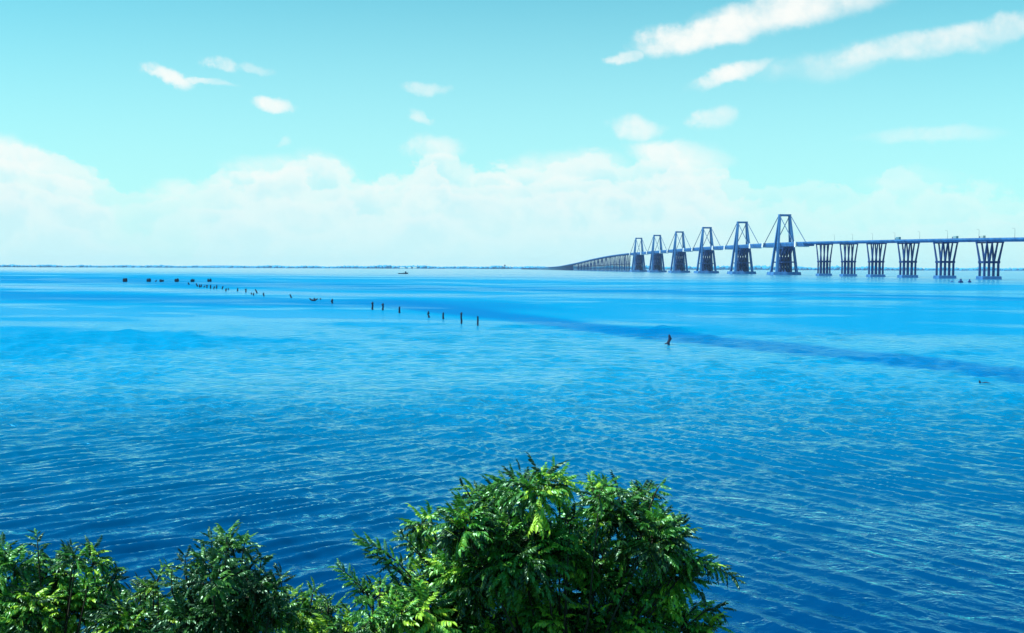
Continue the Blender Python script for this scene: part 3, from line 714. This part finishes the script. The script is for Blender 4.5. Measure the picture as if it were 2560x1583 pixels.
tree('leafy_tree', 'largest tree with feathery green leaves in the foreground, sprig reaching right over the water', 'tree', 8.0, 1400, BIGC,
     [(1040, 1455, 900, 1350, .62), (1010, 1440, 930, 1385, .6), (1715, 1400, 1842, 1448, .62), (1740, 1390, 1800, 1430, .62), (1690, 1395, 1770, 1412, .7), (1060, 1400, 1000, 1340, .6),
      (1400, 1200, 1425, 1225, .7), (1180, 1250, 1160, 1220, .6), (1760, 1530, 1800, 1520, .7), (1640, 1230, 1650, 1215, .6)], LEAF, 21, dens=1.0, tone=.5)
tree('shrub', 'wide green shrub at the lower left corner with a thin upright shoot', 'shrub', 8.6, 130,
     [(-70, 1460, 90), (25, 1425, 66), (120, 1440, 60), (190, 1400, 38), (232, 1405, 44), (268, 1450, 40), (60, 1530, 110), (190, 1520, 100), (285, 1520, 52), (120, 1640, 150), (-60, 1620, 150)],
     [(98, 1420, 92, 1335, .55), (182, 1400, 180, 1362, .55), (240, 1380, 222, 1362, .55), (290, 1440, 296, 1420, .5)], LEAF, 22, dens=1.15, tone=.42, upright=.2, scale=.9)
tree('shrub', 'low light-green shrub between the corner shrub and the dark upright tree', 'shrub', 8.3, 370,
     [(345, 1520, 60), (395, 1470, 34), (320, 1570, 80), (420, 1560, 75), (370, 1660, 120)], [(385, 1470, 418, 1412, .5), (350, 1480, 345, 1445, .5)], LEAFB, 23, dens=1.1, tone=.48, scale=.9)
tree('leafy_tree', 'dark green tree with stubby upright shoots left of the largest tree', 'tree', 7.6, 580,
     [(568, 1385, 44), (530, 1445, 62), (612, 1445, 60), (478, 1475, 50), (690, 1485, 34), (640, 1480, 46), (580, 1530, 100), (665, 1550, 66), (480, 1560, 75), (570, 1660, 140)],
     [(568, 1390, 566, 1332, .75), (530, 1400, 527, 1345, .65), (605, 1400, 614, 1348, .65), (512, 1430, 505, 1375, .6), (466, 1450, 463, 1390, .55), (648, 1440, 655, 1392, .6), (704, 1480, 704, 1436, .6), (620, 1430, 640, 1400, .6), (430, 1480, 428, 1420, .5)],
     LEAFD, 24, dens=1.25, tone=.5, upright=.35, scale=.95)
tree('shrub', 'bright yellow-green shrub low at the bottom, right of the dark upright tree', 'shrub', 8.4, 790,
     [(735, 1530, 46), (785, 1530, 42), (830, 1535, 42), (750, 1590, 70), (850, 1590, 60), (800, 1660, 100)], [(742, 1520, 738, 1475, .6), (775, 1520, 787, 1468, .6), (822, 1520, 815, 1496, .5)], LEAFB, 25, dens=1.2, tone=.7, scale=.95)
tree('shrub', 'slim shrub with one long shoot leaning left beside the largest tree', 'shrub', 7.8, 940,
     [(935, 1500, 42), (965, 1490, 40), (985, 1545, 52), (915, 1560, 52), (950, 1640, 90)], [(935, 1530, 850, 1420, .62), (930, 1500, 880, 1450, .62), (950, 1480, 952, 1450, .6), (985, 1500, 1005, 1478, .6)], LEAF, 26, dens=1.2, tone=.55, scale=.9)

# ------------------------------------------------------------------ haze over the lake
m = MB(); m.box(-13000, 13000, -300, 13500, -4, 125)
hm = bpy.data.materials.new('haze'); hm.use_nodes = True; nt = hm.node_tree; nt.nodes.remove(nt.nodes['Principled BSDF'])
pv = N(nt, 'ShaderNodeVolumePrincipled'); pv.inputs['Color'].default_value = (.55, .85, 1, 1); pv.inputs['Density'].default_value = 2.6e-5
nt.links.new(pv.outputs[0], nt.nodes['Material Output'].inputs['Volume'])
tag(m.build('haze', hm), kind='stuff')
